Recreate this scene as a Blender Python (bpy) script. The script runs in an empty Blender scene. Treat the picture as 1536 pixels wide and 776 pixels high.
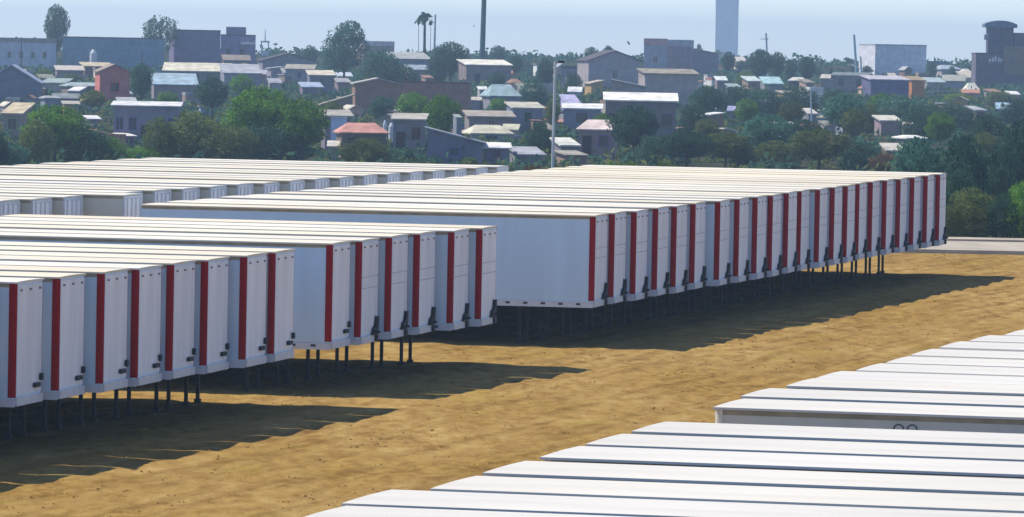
import bpy, bmesh, math, random
from mathutils import Matrix, Vector
R = math.radians
random.seed(7)
C = bpy.context.scene
COL = C.collection

# ------------------------------------------------------------------ camera
F = 8600.0; ROLL = 0.019; HY = 75.0
PITCH = math.atan((388 - HY) / F); ZC = 9.76; SL = .0093; Y0 = 196.5
cd = bpy.data.cameras.new('camera'); cam = bpy.data.objects.new('camera', cd); COL.objects.link(cam)
cd.sensor_width = 36; cd.lens = F / 1536 * 36; cd.clip_start = 1; cd.clip_end = 20000
cam.matrix_world = Matrix.Translation((0, 0, ZC)) @ Matrix.Rotation(math.pi/2 - PITCH, 4, 'X') @ Matrix.Rotation(ROLL, 4, 'Z')
C.camera = cam
C.render.resolution_x = 1024; C.render.resolution_y = 517

# ------------------------------------------------------------------ sky, sun, exposure
SUN = Vector((-3.15, 1.15, 4.56)).normalized()
w = bpy.data.worlds.new('World'); C.world = w; w.use_nodes = True
nt = w.node_tree; bg = nt.nodes['Background']
sky = nt.nodes.new('ShaderNodeTexSky'); sky.sky_type = 'NISHITA'; sky.sun_disc = False
sky.sun_elevation = math.asin(SUN.z); sky.sun_rotation = math.atan2(SUN.x, SUN.y)
sky.altitude = 0; sky.air_density = 0.8; sky.dust_density = 0.0; sky.ozone_density = 6.0
tint = nt.nodes.new('ShaderNodeMix'); tint.data_type = 'RGBA'; tint.blend_type = 'MULTIPLY'; tint.inputs[0].default_value = 1
tint.inputs[7].default_value = (1.08, 1.06, 1.15, 1)
nt.links.new(sky.outputs[0], tint.inputs[6]); nt.links.new(tint.outputs[2], bg.inputs[0]); bg.inputs[1].default_value = 0.15
sd = bpy.data.lights.new('sun', 'SUN'); sd.energy = 5.0; sd.angle = R(.5); sd.color = (1, .93, .80)
so = bpy.data.objects.new('sun', sd); COL.objects.link(so)
so.rotation_euler = SUN.to_track_quat('Z', 'Y').to_euler()
C.view_settings.view_transform = 'Standard'; C.view_settings.look = 'None'
C.view_settings.gamma = 1; C.view_settings.exposure = 0.17
C.render.engine = 'CYCLES'

# ------------------------------------------------------------------ helpers
def hz(x): return HY + ROLL * (x - 768)
def at(x, y, D):
    """world point on the image ray (x,y) of the 1536x776 photograph at distance Y = D"""
    u, v = x - 768, y - 388; c, s = math.cos(ROLL), math.sin(ROLL)
    up = u*c + v*s; vp = -u*s + v*c
    cp, sp = math.cos(PITCH), math.sin(PITCH)
    t = D / (F*cp - vp*sp)
    return Vector((up*t, D, ZC + t*(-F*sp - vp*cp)))
def hillD(x, y): return max(335.0, 119300.0 / (y - hz(x) + 69.3))
def ss(a, b, v):
    v = min(1, max(0, (v-a)/(b-a))); return v*v*(3-2*v)
def ground_z(Y):
    yard = SL * (Y - Y0) - .47
    hill = .09 + .0081 * (min(Y, 1250) - 520)
    k = ss(302, 340, Y); z = yard*(1-k) + hill*k
    z += 1.55*ss(1215, 1300, Y)
    k = ss(1330, 1800, Y); return z*(1-k) + 1.0*k

def mat(name, col, rough=.7, var=0, scale=3, spec=.3, col2=None, bump=0, objvar=0, metal=0, detail=4, stretch=None):
    m = bpy.data.materials.new(name); m.use_nodes = True; n = m.node_tree; p = n.nodes['Principled BSDF']
    p.inputs['Roughness'].default_value = rough; p.inputs['Specular IOR Level'].default_value = spec
    p.inputs['Metallic'].default_value = metal
    src = None
    if var or col2:
        tc = n.nodes.new('ShaderNodeTexCoord'); nz = n.nodes.new('ShaderNodeTexNoise')
        nz.inputs['Scale'].default_value = scale; nz.inputs['Detail'].default_value = detail
        v = tc.outputs['Object']
        if stretch:
            mp = n.nodes.new('ShaderNodeMapping'); mp.inputs['Scale'].default_value = stretch
            n.links.new(v, mp.inputs[0]); v = mp.outputs[0]
        n.links.new(v, nz.inputs['Vector'])
        rp = n.nodes.new('ShaderNodeValToRGB'); rp.color_ramp.elements[0].position = .35; rp.color_ramp.elements[1].position = .65
        c2 = col2 or tuple(max(0, c*(1-var)) for c in col)
        rp.color_ramp.elements[0].color = (*c2, 1); rp.color_ramp.elements[1].color = (*col, 1)
        n.links.new(nz.outputs[0], rp.inputs[0]); src = rp.outputs[0]
        if bump:
            b = n.nodes.new('ShaderNodeBump'); b.inputs['Strength'].default_value = bump; b.inputs['Distance'].default_value = .05
            n.links.new(nz.outputs[0], b.inputs['Height']); n.links.new(b.outputs[0], p.inputs['Normal'])
    if objvar:
        oi = n.nodes.new('ShaderNodeObjectInfo'); hs = n.nodes.new('ShaderNodeHueSaturation')
        mr = n.nodes.new('ShaderNodeMapRange'); mr.inputs['To Min'].default_value = 1-objvar; mr.inputs['To Max'].default_value = 1+objvar*.4
        n.links.new(oi.outputs['Random'], mr.inputs['Value']); n.links.new(mr.outputs[0], hs.inputs['Value'])
        mh = n.nodes.new('ShaderNodeMapRange'); mh.inputs['To Min'].default_value = 1-objvar*2.5; mh.inputs['To Max'].default_value = 1+objvar*2.5
        ml = n.nodes.new('ShaderNodeMath'); ml.operation = 'FRACT'; mm = n.nodes.new('ShaderNodeMath'); mm.operation = 'MULTIPLY'; mm.inputs[1].default_value = 7.3
        n.links.new(oi.outputs['Random'], mm.inputs[0]); n.links.new(mm.outputs[0], ml.inputs[0]); n.links.new(ml.outputs[0], mh.inputs['Value'])
        n.links.new(mh.outputs[0], hs.inputs['Saturation'])
        if src: n.links.new(src, hs.inputs['Color'])
        else: hs.inputs['Color'].default_value = (*col, 1)
        src = hs.outputs[0]
    if src: n.links.new(src, p.inputs['Base Color'])
    else: p.inputs['Base Color'].default_value = (*col, 1)
    return m
_mc = {}
def cmat(col, rough=.85, var=.22):
    k = (tuple(round(c, 3) for c in col), rough, var)
    if k not in _mc: _mc[k] = mat('paint', col, rough, var=var, scale=.9, spec=.15)
    return _mc[k]

class MB:
    def __init__(s): s.v = []; s.f = []
    def box(s, x0, x1, y0, y1, z0, z1):
        i = len(s.v)
        s.v += [(x0,y0,z0),(x1,y0,z0),(x1,y1,z0),(x0,y1,z0),(x0,y0,z1),(x1,y0,z1),(x1,y1,z1),(x0,y1,z1)]
        s.f += [(i,i+3,i+2,i+1),(i+4,i+5,i+6,i+7),(i,i+1,i+5,i+4),(i+1,i+2,i+6,i+5),(i+2,i+3,i+7,i+6),(i+3,i,i+4,i+7)]
        return s
    def prism(s, pts, axis, a, b):
        """pts: 2D outline (ccw); extruded along axis 'x','y' or 'z' from a to b"""
        i = len(s.v); n = len(pts)
        for q in (a, b):
            for (p, r) in pts:
                s.v.append((p, r, q) if axis == 'z' else ((q, p, r) if axis == 'x' else (p, q, r)))
        s.f.append(tuple(range(i, i+n))); s.f.append(tuple(range(i+2*n-1, i+n-1, -1)))
        for k in range(n): s.f.append((i+k, i+(k+1) % n, i+n+(k+1) % n, i+n+k))
        return s
    def cyl(s, p0, p1, r0, r1=None, n=10):
        r1 = r0 if r1 is None else r1
        p0 = Vector(p0); p1 = Vector(p1); d = (p1-p0).normalized()
        a = d.orthogonal().normalized(); b = d.cross(a); i = len(s.v)
        for p, r in ((p0, r0), (p1, r1)):
            for k in range(n):
                t = 2*math.pi*k/n; s.v.append(tuple(p + a*math.cos(t)*r + b*math.sin(t)*r))
        for k in range(n): s.f.append((i+k, i+(k+1) % n, i+n+(k+1) % n, i+n+k))
        s.f.append(tuple(range(i+n-1, i-1, -1))); s.f.append(tuple(range(i+n, i+2*n)))
        return s
    def build(s, name, m, parent=None, fixn=True, smooth=False, bevel=0):
        me = bpy.data.meshes.new(name); me.from_pydata(s.v, [], s.f)
        if fixn or bevel:
            bm = bmesh.new(); bm.from_mesh(me)
            if bevel:
                bmesh.ops.bevel(bm, geom=list(bm.edges), offset=bevel, segments=2, affect='EDGES', profile=.6)
            bmesh.ops.recalc_face_normals(bm, faces=bm.faces); bm.to_mesh(me); bm.free()
        if smooth: me.polygons.foreach_set('use_smooth', [True]*len(me.polygons))
        me.materials.append(m)
        o = bpy.data.objects.new(name, me); COL.objects.link(o)
        if parent: o.parent = parent
        return o
def tag(o, label=None, cat=None, group=None, kind=None):
    if label: o['label'] = label
    if cat: o['category'] = cat
    if group: o['group'] = group
    if kind: o['kind'] = kind
    return o
def empty(name, loc=(0,0,0), rz=0):
    o = bpy.data.objects.new(name, None); COL.objects.link(o); o.location = loc; o.rotation_euler = (0, 0, rz)
    o.empty_display_size = .5
    return o
def kids(o): return [c for c in bpy.data.objects if c.parent == o]
_kc = {}
def copy_tree(o, parent=None):
    if o.name not in _kc: _kc[o.name] = kids(o)
    c = o.copy(); COL.objects.link(c); c.parent = parent
    for ch in list(_kc[o.name]): copy_tree(ch, c)
    return c

# ------------------------------------------------------------------ ground
def ground_mat():
    m = bpy.data.materials.new('dry ground'); m.use_nodes = True; n = m.node_tree; L = n.links; p = n.nodes['Principled BSDF']
    p.inputs['Roughness'].default_value = 1; p.inputs['Specular IOR Level'].default_value = 0
    tc = n.nodes.new('ShaderNodeTexCoord')
    def noise(sc, det=5, rough=.6, st=(1,1,1)):
        mp = n.nodes.new('ShaderNodeMapping'); mp.inputs['Scale'].default_value = st
        z = n.nodes.new('ShaderNodeTexNoise'); z.inputs['Scale'].default_value = sc; z.inputs['Detail'].default_value = det; z.inputs['Roughness'].default_value = rough
        L.new(tc.outputs['Object'], mp.inputs[0]); L.new(mp.outputs[0], z.inputs['Vector']); return z.outputs[0]
    def ramp(v, stops):
        r = n.nodes.new('ShaderNodeValToRGB'); e = r.color_ramp.elements
        while len(e) < len(stops): e.new(.5)
        for k, (q, c) in enumerate(stops): e[k].position = q; e[k].color = (*c, 1)
        L.new(v, r.inputs[0]); return r.outputs[0]
    def mix(f, a, b):
        x = n.nodes.new('ShaderNodeMix'); x.data_type = 'RGBA'; L.new(f, x.inputs[0]); L.new(a, x.inputs[6]); L.new(b, x.inputs[7]); return x.outputs[2]
    # straw with patches of browner soil and slightly greener weeds, elongated along the aisle
    fine = ramp(noise(1.6, 6, .7, (1, .35, 1)), [(.36, (.22,.125,.038)), (.46, (.315,.195,.064)), (.57, (.37,.245,.085)), (.72, (.46,.34,.14))])
    big = ramp(noise(.16, 4, .6, (1, .4, 1)), [(.4, (0,0,0)), (.62, (1,1,1))])
    soil = ramp(noise(2.4, 5, .7, (1, .4, 1)), [(.36, (.20,.112,.030)), (.64, (.36,.23,.066))])
    c = mix(big, fine, soil)
    weeds = ramp(noise(.4, 5, .7, (1, .5, 1)), [(.57, (0,0,0)), (.70, (.5,.5,.5))])
    g = n.nodes.new('ShaderNodeRGB'); g.outputs[0].default_value = (.33,.26,.05,1)
    c = mix(weeds, c, g.outputs[0])
    mpr = n.nodes.new('ShaderNodeMapping'); mpr.inputs['Rotation'].default_value = (0,0,R(17)); mp2 = n.nodes.new('ShaderNodeMapping'); mp2.inputs['Scale'].default_value = (1,.06,1)
    zz = n.nodes.new('ShaderNodeTexNoise'); zz.inputs['Scale'].default_value = 1.5; zz.inputs['Detail'].default_value = 4
    L.new(tc.outputs['Object'], mpr.inputs[0]); L.new(mpr.outputs[0], mp2.inputs[0]); L.new(mp2.outputs[0], zz.inputs['Vector'])
    ln = ramp(zz.outputs[0], [(.36, (.70,.66,.62)), (.5, (1,1,1)), (.66, (1.0,1.0,1.0))])
    mm = n.nodes.new('ShaderNodeMix'); mm.data_type = 'RGBA'; mm.blend_type = 'MULTIPLY'; mm.inputs[0].default_value = .7; L.new(c, mm.inputs[6]); L.new(ln, mm.inputs[7]); c = mm.outputs[2]
    # hill: scrub and bare earth beyond the yard
    hill = ramp(noise(.09, 6, .65), [(.35, (.02,.03,.018)), (.52, (.045,.05,.03)), (.70, (.12,.10,.075))])
    sx = n.nodes.new('ShaderNodeSeparateXYZ'); L.new(tc.outputs['Object'], sx.inputs[0])
    mr = n.nodes.new('ShaderNodeMapRange'); mr.inputs['From Min'].default_value = 296; mr.inputs['From Max'].default_value = 300
    L.new(sx.outputs[1], mr.inputs['Value'])
    c = mix(mr.outputs[0], c, hill)
    L.new(c, p.inputs['Base Color'])
    b = n.nodes.new('ShaderNodeBump'); b.inputs['Strength'].default_value = .8; b.inputs['Distance'].default_value = .10
    L.new(noise(1.7, 6, .7, (1, .4, 1)), b.inputs['Height']); L.new(b.outputs[0], p.inputs['Normal'])
    return m
xs = [-1500,-800,-400,-200,-120,-80,-50] + [-46,-42,-38,-34,-30] + [-27+.45*i for i in range(128)] + [32,36,40,45,50,80,120,200,400,800,1500]
ys = [-60,-20,20,50] + [60,65,70] + [74+.45*i for i in range(480)] + [292,295] + [300+5*i for i in range(12)] + [360+30*i for i in range(30)] + [1230,1245,1260,1275,1290,1305,1330,1380,1450,1550,1700,1800,2500,4000,6000]
ys = sorted(set(ys))
from mathutils import noise as NZ
g = MB(); nx = len(xs)
for Y in ys:
    for X in xs:
        b = 0
        if -27 < X < 31 and 74 < Y < 278: b = .05*NZ.noise((X*.22, Y*.16, 0)) + .050*NZ.noise((X*.9, Y*.5, 3)) + .040*NZ.noise((X*1.9, Y*1.0, 7))
        g.v.append((X, Y, ground_z(Y)+b-.02))
for j in range(len(ys)-1):
    for i in range(nx-1):
        a = j*nx+i; g.f.append((a, a+1, a+nx+1, a+nx))
gr = g.build('ground', ground_mat(), fixn=False, smooth=True); tag(gr, kind='structure')

def strip(name, x0, x1, y0, y1, h, m):
    s = MB(); s.v = []
    z0 = ground_z(y0); z1 = ground_z(y1)
    s.v = [(x0,y0,z0-.3),(x1,y0,z0-.3),(x1,y1,z1-.3),(x0,y1,z1-.3),(x0,y0,z0+h),(x1,y0,z0+h),(x1,y1,z1+h),(x0,y1,z1+h)]
    s.f = [(0,3,2,1),(4,5,6,7),(0,1,5,4),(1,2,6,5),(2,3,7,6),(3,0,4,7)]
    return tag(s.build(name, m), kind='structure')
M_conc = mat('concrete', (.46,.40,.30), .9, var=.25, scale=.5)
strip('road', 14.5, 90, 278.5, 289, .16, M_conc)
strip('pavement', 20, 90, 291, 293.5, .18, M_conc)

# ------------------------------------------------------------------ trailers
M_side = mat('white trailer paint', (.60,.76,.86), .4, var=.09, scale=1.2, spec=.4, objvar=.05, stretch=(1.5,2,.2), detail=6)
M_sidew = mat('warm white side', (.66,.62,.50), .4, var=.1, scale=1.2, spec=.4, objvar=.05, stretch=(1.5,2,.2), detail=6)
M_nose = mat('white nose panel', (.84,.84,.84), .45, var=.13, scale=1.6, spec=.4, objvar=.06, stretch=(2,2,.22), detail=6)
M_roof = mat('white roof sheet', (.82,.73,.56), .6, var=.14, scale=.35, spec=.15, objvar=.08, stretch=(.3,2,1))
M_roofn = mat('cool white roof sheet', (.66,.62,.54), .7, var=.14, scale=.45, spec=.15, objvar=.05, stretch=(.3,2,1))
M_red = mat('red band', (.31,.003,.004), .85, var=.12, scale=2, spec=.03)
M_alu = mat('aluminium rail', (.62,.63,.64), .42, var=.15, scale=3, spec=.5)
M_rail = mat('aluminium rail with fixings', (.66,.67,.69), .42, var=.08, scale=3, spec=.5)
_n = M_rail.node_tree; _p = _n.nodes['Principled BSDF']; _src = _p.inputs['Base Color'].links[0].from_socket
_tc = _n.nodes.new('ShaderNodeTexCoord'); _sx = _n.nodes.new('ShaderNodeSeparateXYZ'); _n.links.new(_tc.outputs['Object'], _sx.inputs[0])
def _mth(op, a, b):
    q = _n.nodes.new('ShaderNodeMath'); q.operation = op
    for k, v in enumerate((a, b)):
        if isinstance(v, (int, float)): q.inputs[k].default_value = v
        else: _n.links.new(v, q.inputs[k])
    return q.outputs[0]
_f = _mth('LESS_THAN', _mth('FRACT', _mth('MULTIPLY', _sx.outputs[0], 1/.62), 0), .26)
_f = _mth('MULTIPLY', _f, _mth('MULTIPLY', _mth('GREATER_THAN', _sx.outputs[2], 1.44), _mth('LESS_THAN', _sx.outputs[2], 1.52)))
_m = _n.nodes.new('ShaderNodeMix'); _m.data_type = 'RGBA'; _n.links.new(_f, _m.inputs[0]); _n.links.new(_src, _m.inputs[6]); _m.inputs[7].default_value = (.05,.05,.06,1); _n.links.new(_m.outputs[2], _p.inputs['Base Color'])
M_dark = mat('black rubber', (.02,.02,.022), .7)
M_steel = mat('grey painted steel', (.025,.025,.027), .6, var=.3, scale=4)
M_post = mat('shade-darkened leg', (.018,.019,.02), .55, var=.25, scale=4)  # near-black base puts the deep shade under the box into the leg colour
M_trail = mat('weathered top rail', (.40,.34,.22), .6, var=.3, scale=2)
M_amber = mat('dim marker lens', (.16,.13,.13), .3)
M_seam = mat('seam', (.50,.51,.53), .6)
M_decal = mat('grey marking', (.10,.11,.10), .6)
LEN, HW, ZB, ZT = 16.15, 1.3, 1.36, 4.56
def body_outline(g=0):
    # plan outline with rounded nose corners
    r = .11; pts = [(-LEN+g, -HW+g), (-r-g, -HW+g)]
    for k in range(1, 5):
        t = -math.pi/2 + k*math.pi/10; pts.append((-r-g + r*math.cos(t), -HW+g+r + r*math.sin(t)))
    pts += [(0-g, -HW+g+r), (0-g, HW-g-r)]
    for k in range(1, 5):
        t = k*math.pi/10; pts.append((-r-g + r*math.cos(t), HW-g-r + r*math.sin(t)))
    pts += [(-r-g, HW-g), (-LEN+g, HW-g)]
    return pts
def make_trailer(kind):
    t = empty('semi_trailer')
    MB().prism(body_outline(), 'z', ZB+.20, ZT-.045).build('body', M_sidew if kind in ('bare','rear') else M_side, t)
    # roof: slightly crowned sheet with a thin lip, cross bows
    rf = MB(); e = .012; ey = .065
    n = 6; rows = []
    for k in range(n+1):
        y = -HW-ey + (2*HW+2*ey)*k/n; rows.append((y, ZT + .014*(1-(y/HW)**2) if abs(y) < HW else ZT))
    i = 0
    for (y, z) in rows: rf.v += [(-LEN-e, y, z), (e-.0, y, z)]
    for k in range(n): rf.f.append((2*k, 2*k+1, 2*k+3, 2*k+2))
    b = len(rf.v)
    for (y, z) in rows: rf.v += [(-LEN-e, y, ZT-.043), (e, y, ZT-.043)]
    for k in range(n): rf.f.append((b+2*k, b+2*k+2, b+2*k+3, b+2*k+1))
    rf.f += [(0, b, b+1, 1), (2*n, 2*n+1, b+2*n+1, b+2*n)]
    rf.f += [tuple([2*k for k in range(n+1)] + [b+2*k for k in range(n, -1, -1)]), tuple([2*k+1 for k in range(n+1)] + [b+2*k+1 for k in range(n, -1, -1)])]
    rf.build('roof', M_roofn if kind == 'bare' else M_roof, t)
    tr = MB()
    for s in (-1, 1): tr.box(-LEN+.02, -.14, s*HW-(.0 if s > 0 else .010), s*HW+(.010 if s > 0 else 0), ZT-.14, ZT-.047)
    tr.build('top_rail', M_trail, t)
    # bottom rail, each side (its row of dark fixings is in the rail's material)
    for s in (-1, 1):
        r = MB(); y0, y1 = sorted((s*(HW-.05), s*(HW+.018)))
        r.box(-LEN, -.02, y0, y1, ZB, ZB+.196); r.build('bottom_rail', M_rail, t)
    # red corner band on the near side, just behind the nose
    if kind in ('plain', 'seamed', 'rear'):
        for sg in (-1, 1):
            r0 = .11; line = [(-.19, HW), (-r0, HW)] + [(-r0+r0*math.sin(k*math.pi/10), HW-r0+r0*math.cos(k*math.pi/10)) for k in (1, 2, 3, 4)]
            nrm = [(0,1),(0,1)] + [(math.sin(k*math.pi/10), math.cos(k*math.pi/10)) for k in (1, 2, 3, 4)]
            outer = [(p[0]+q[0]*.013, p[1]+q[1]*.013) for p, q in zip(line, nrm)]; inner = [(p[0]-q[0]*.004, p[1]-q[1]*.004) for p, q in zip(line, nrm)]
            MB().prism([(x, sg*y) for x, y in outer + inner[::-1]], 'z', ZB+.24, ZT-.05).build('red_stripe', M_red, t)
    else:
        for sg in (-1, 1): MB().box(-.16, -.115, min(sg*(HW-.01), sg*(HW+.02)), max(sg*(HW-.01), sg*(HW+.02)), ZB+.2, ZT-.05).build('corner_post', M_roof, t)
    # nose panel, proud of the body, with frame lip
    if kind != 'rear':
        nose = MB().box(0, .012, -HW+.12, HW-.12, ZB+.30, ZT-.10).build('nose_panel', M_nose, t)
        if kind == 'seamed':
            for za in (1.70, 2.04): MB().box(.013, .016, -HW+.14, HW-.14, ZB+za, ZB+za+.03).build('panel_seam', M_seam, nose)
        sill = MB().box(-.03, .05, -HW+.03, HW-.03, ZB+.02, ZB+.245); sill.build('nose_sill', M_alu, t, bevel=.012)
        if kind == 'seamed':
            cb = MB(); cb.prism([(.25, ZB+.25), (.85, ZB+.25), (.95, ZB+.78), (.80, ZB+.80), (.66, ZB+.50), (.34, ZB+.42)], 'x', .017, .12)
            c = cb.build('connector_box', M_dark, t, bevel=.02)
            
            for yy in (.45, .75): MB().cyl((.10,yy,ZB+.36), (.20,yy,ZB+.31), .035).build('air_coupling', M_dark, c)
            MB().box(.052, .13, .62, .88, ZB+.03, ZB+.22).build('step_bracket', M_steel, t, bevel=.015)
        else:
            MB().box(.017, .10, .35, .85, ZB+.42, ZB+.54).build('connector_box', M_dark, t, bevel=.015)
            MB().box(.017, .10, .95, 1.13, ZB+.58, ZB+.76).build('socket', M_dark, t, bevel=.02)
        for y in (-.9, 0, .9):
            MB().box(.012, .04, y-.07, y+.07, ZT-.25, ZT-.20).build('clearance_light', M_amber, t)
    else:
        pass
    # rear doors
    for s in (-1, 1):
        y0, y1 = sorted((s*.012, s*(HW-.10)))
        d = MB().box(-LEN-.045, -LEN-.001, y0, y1, ZB+.24, ZT-.16).build('rear_door', M_nose, t)
        if kind == 'rear':
            for yy in (.3, .95): MB().cyl((-LEN-.075, s*yy, ZB+.2), (-LEN-.075, s*yy, ZT-.14), .022, n=6).build('lock_rod', M_alu, d)
            for z in (.5, 1.4, 2.3): y0, y1 = sorted((s*(HW-.28), s*(HW-.02))); MB().box(-LEN-.07, -LEN-.046, y0, y1, ZB+z, ZB+z+.08).build('hinge', M_seam, d)
    fr = MB(); x0, x1 = -LEN-.05, -LEN+.0
    fr.box(x0, x1-.001, -HW+.0, -HW+.095, ZB+.02, ZT-.05); fr.box(x0, x1-.001, HW-.095, HW, ZB+.02, ZT-.05)
    fr.box(x0, x1-.001, -HW+.097, HW-.097, ZT-.155, ZT-.05); fr.box(x0, x1-.001, -HW+.097, HW-.097, ZB+.02, ZB+.235)
    fr.build('rear_frame', M_alu, t)
    # floor beams
    fl = MB().box(-LEN+.05, -.05, -HW+.06, HW-.06, ZB+.10, ZB+.197)
    for k in range(26): x = -LEN+.4+k*.61; fl.box(x, x+.05, -HW+.08, HW-.08, ZB+.0, ZB+.098)
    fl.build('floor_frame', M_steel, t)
    # landing gear
    for s in (-1, 1):
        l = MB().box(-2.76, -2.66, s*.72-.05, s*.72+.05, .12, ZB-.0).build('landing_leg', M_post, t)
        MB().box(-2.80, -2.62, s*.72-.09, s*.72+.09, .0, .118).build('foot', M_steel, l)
    # bogie
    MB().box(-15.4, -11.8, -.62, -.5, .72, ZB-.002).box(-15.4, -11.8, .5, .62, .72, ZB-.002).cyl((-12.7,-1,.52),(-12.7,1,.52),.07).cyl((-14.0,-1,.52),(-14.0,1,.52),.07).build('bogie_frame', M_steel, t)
    for x in (-12.7, -14.0):
        for s in (-1, 1):
            wv = MB(); 
            for a in (.68, .98): wv.cyl((x, s*a, .52), (x, s*(a+.26), .52), .51, n=22)
            wo = wv.build('wheel', M_dark, t)
            MB().cyl((x, s*1.242, .52), (x, s*1.255, .52), .27, n=18).build('rim', M_alu, wo)
    return t

G1 = [(-12.57,146.67),(-11.7,149.52),(-10.75,152.33),(-10.02,155.12),(-9.25,157.9),(-8.46,160.65),(-7.5,163.38),(-6.81,166.14)]
G1 = [(-16.3,135.4),(-15.35,138.2),(-14.4,141.0),(-13.5,143.8)] + G1
G2 = [(-5.41,171.25),(-4.61,174.04),(-3.76,176.79),(-2.94,179.56),(-1.89,182.33),(-1.01,185.1)]
G3 = [(2.85,197.96),(3.56,200.65),(4.38,203.34),(5.21,206.07),(5.96,208.83),(6.73,211.62),(7.74,214.41),(8.57,217.2),(9.37,219.96),(10.08,222.71),(10.82,225.41),(11.46,228.1),(12.33,230.72),(13.07,233.32),(13.75,235.91),(14.39,238.5),(15.1,241.09),(15.86,243.68),(16.62,246.28),(17.39,248.9),(18.16,251.53),(18.9,254.18)]
G5 = [(-2.4,84.45),(-1.13,87.21),(-.35,90.29),(.56,93.52),(1.34,96.6),(2.18,99.72),(3.81,105.8),(4.44,108.97),(5.44,111.84),(6.16,114.61),(7.13,117.33),(7.91,120.14),(8.62,122.84),(9.44,125.51),(10.3,128.17),(11.32,130.9)]
G5 = [(-3.0,81.4)] + G5 + [(12.1,133.9),(12.9,136.8)]
ORD = 'first second third fourth fifth sixth seventh eighth ninth tenth eleventh twelfth thirteenth fourteenth fifteenth sixteenth seventeenth eighteenth nineteenth twentieth twenty-first twenty-second'.split()
G1 = [(x-.03, y-.8) for x, y in G1]; G2 = [(x+.02, y+.6) for x, y in G2]
proto = {}
def get(kind):
    if kind not in proto: proto[kind] = make_trailer(kind); return proto[kind]
    return copy_tree(proto[kind])
A = R(10.5)
def put(o, corner, ang, label, group, dz=0):
    # corner = nose corner nearest the camera; nose points to (cos, -sin)
    n = Vector((math.cos(ang), -math.sin(ang))); d = Vector((math.sin(ang), math.cos(ang)))
    p = Vector(corner) + d*HW
    o.location = (p.x, p.y, ground_z(p.y)+dz-random.uniform(0,.035)); o.rotation_euler = (0, 0, -ang)
    tag(o, label, 'trailer', group)
for i, c in enumerate(G1):
    j = i-3
    if j < 0: put(get('plain'), c, A, 'white box trailer parked just outside the left edge, before the front left row', 'trailers outside the left edge'); continue
    nm = 'its nose cut by the photo edge' if j == 0 else ('farthest of the row' if j == len(G1)-4 else ORD[j]+' from the near end')
    put(get('plain'), c, A, 'white red-striped trailer in the front left row, ' + nm, 'trailers in the front left row')
for i, c in enumerate(G2):
    nm = 'nearest, blank side partly showing' if i == 0 else ('farthest of the row' if i == len(G2)-1 else ORD[i]+' from the near end')
    put(get('plain' if i == 0 else 'seamed'), c, A, 'white red-striped trailer in the short middle row, ' + nm, 'trailers in the short middle row')
for i, c in enumerate(G3):
    nm = 'nearest, whole blank side showing' if i == 0 else ('farthest, against the trees' if i == len(G3)-1 else ORD[i]+' from near end')
    put(get('seamed'), c, A, 'white red-striped trailer in the long centre row, ' + nm, 'trailers in the long centre row')
# back left row: rear doors face right
N4 = 21
for i in range(N4):
    k = i/(N4-1)
    ex = -18.9 + (-.75+18.9)*k; ey = 197.9 + (253.1-197.9)*k
    js = 1.1 if i == 4 else 0
    ang = A
    n = Vector((math.cos(ang), -math.sin(ang))); d = Vector((math.sin(ang), math.cos(ang)))
    end = Vector((ex, ey)) + n*js + d*HW
    nose = end - n*LEN
    o = get('rear'); o.location = (nose.x, nose.y, ground_z(end.y)-random.uniform(0,.035)); o.rotation_euler = (0, 0, math.pi-ang)
    nm = 'nearest' if i == 0 else ('farthest of all' if i == N4-1 else ORD[i]+' from the near end')
    tag(o, 'white trailer with rear door tops showing, back left row, ' + nm, 'trailer', 'trailers in the back left row')
A5 = R(13.6)
for i, c in enumerate(G5):
    n = Vector((math.cos(A5), -math.sin(A5))); d = Vector((math.sin(A5), math.cos(A5)))
    p = Vector(c) + d*HW + n*.0
    o = get('bare'); o.location = (p.x, p.y, ground_z(p.y)-random.uniform(0,.035)); o.rotation_euler = (0, 0, math.pi-A5)
    o.scale = (1, 1.06, 1)
    if i < 7:
        nm = 'at the very bottom of the photo' if i == 0 else ('nearest the open gap between the roofs' if i == 6 else ORD[i]+' from the bottom edge')
        tag(o, 'white trailer roof before the gap at lower right, ' + nm, 'trailer', 'foreground trailers before the gap')
    else:
        nm = 'side with two dark arcs showing' if i == 7 else (('farthest at the right edge') if i == len(G5)-1 else ORD[i-7]+' from the gap')
        tag(o, 'white trailer roof beyond the gap at lower right, ' + nm, 'trailer', 'foreground trailers beyond the gap')
    if i == 7:
        # two small arcs of a marking on the side that faces the gap (local +y after the half turn)
        dc = MB(); P = None
        q = at(1365, 638, p.y); 
        loc = (Matrix.Translation(o.location) @ Matrix.Rotation(math.pi-A5, 4, 'Z')).inverted()
        lx = (loc @ at(1365, 640, p.y-1.5-.2)).x
        for sgn in (-1, 1):
            cx = lx + sgn*.125
            for k in range(10):
                a0, a1 = math.pi*k/10, math.pi*(k+1)/10
                r0, r1 = .075, .105
                dc.prism([(cx+r1*math.cos(a0), 4.27+r1*math.sin(a0)*.9), (cx+r1*math.cos(a1), 4.27+r1*math.sin(a1)*.9), (cx+r0*math.cos(a1), 4.27+r0*math.sin(a1)*.9), (cx+r0*math.cos(a0), 4.27+r0*math.sin(a0)*.9)], 'y', HW+.002, HW+.008)
            for q in (-.09, .09): dc.box(cx+q-.015, cx+q+.015, HW+.002, HW+.008, 4.16, 4.27)
        dc.build('side_marking', M_decal, o)

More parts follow.
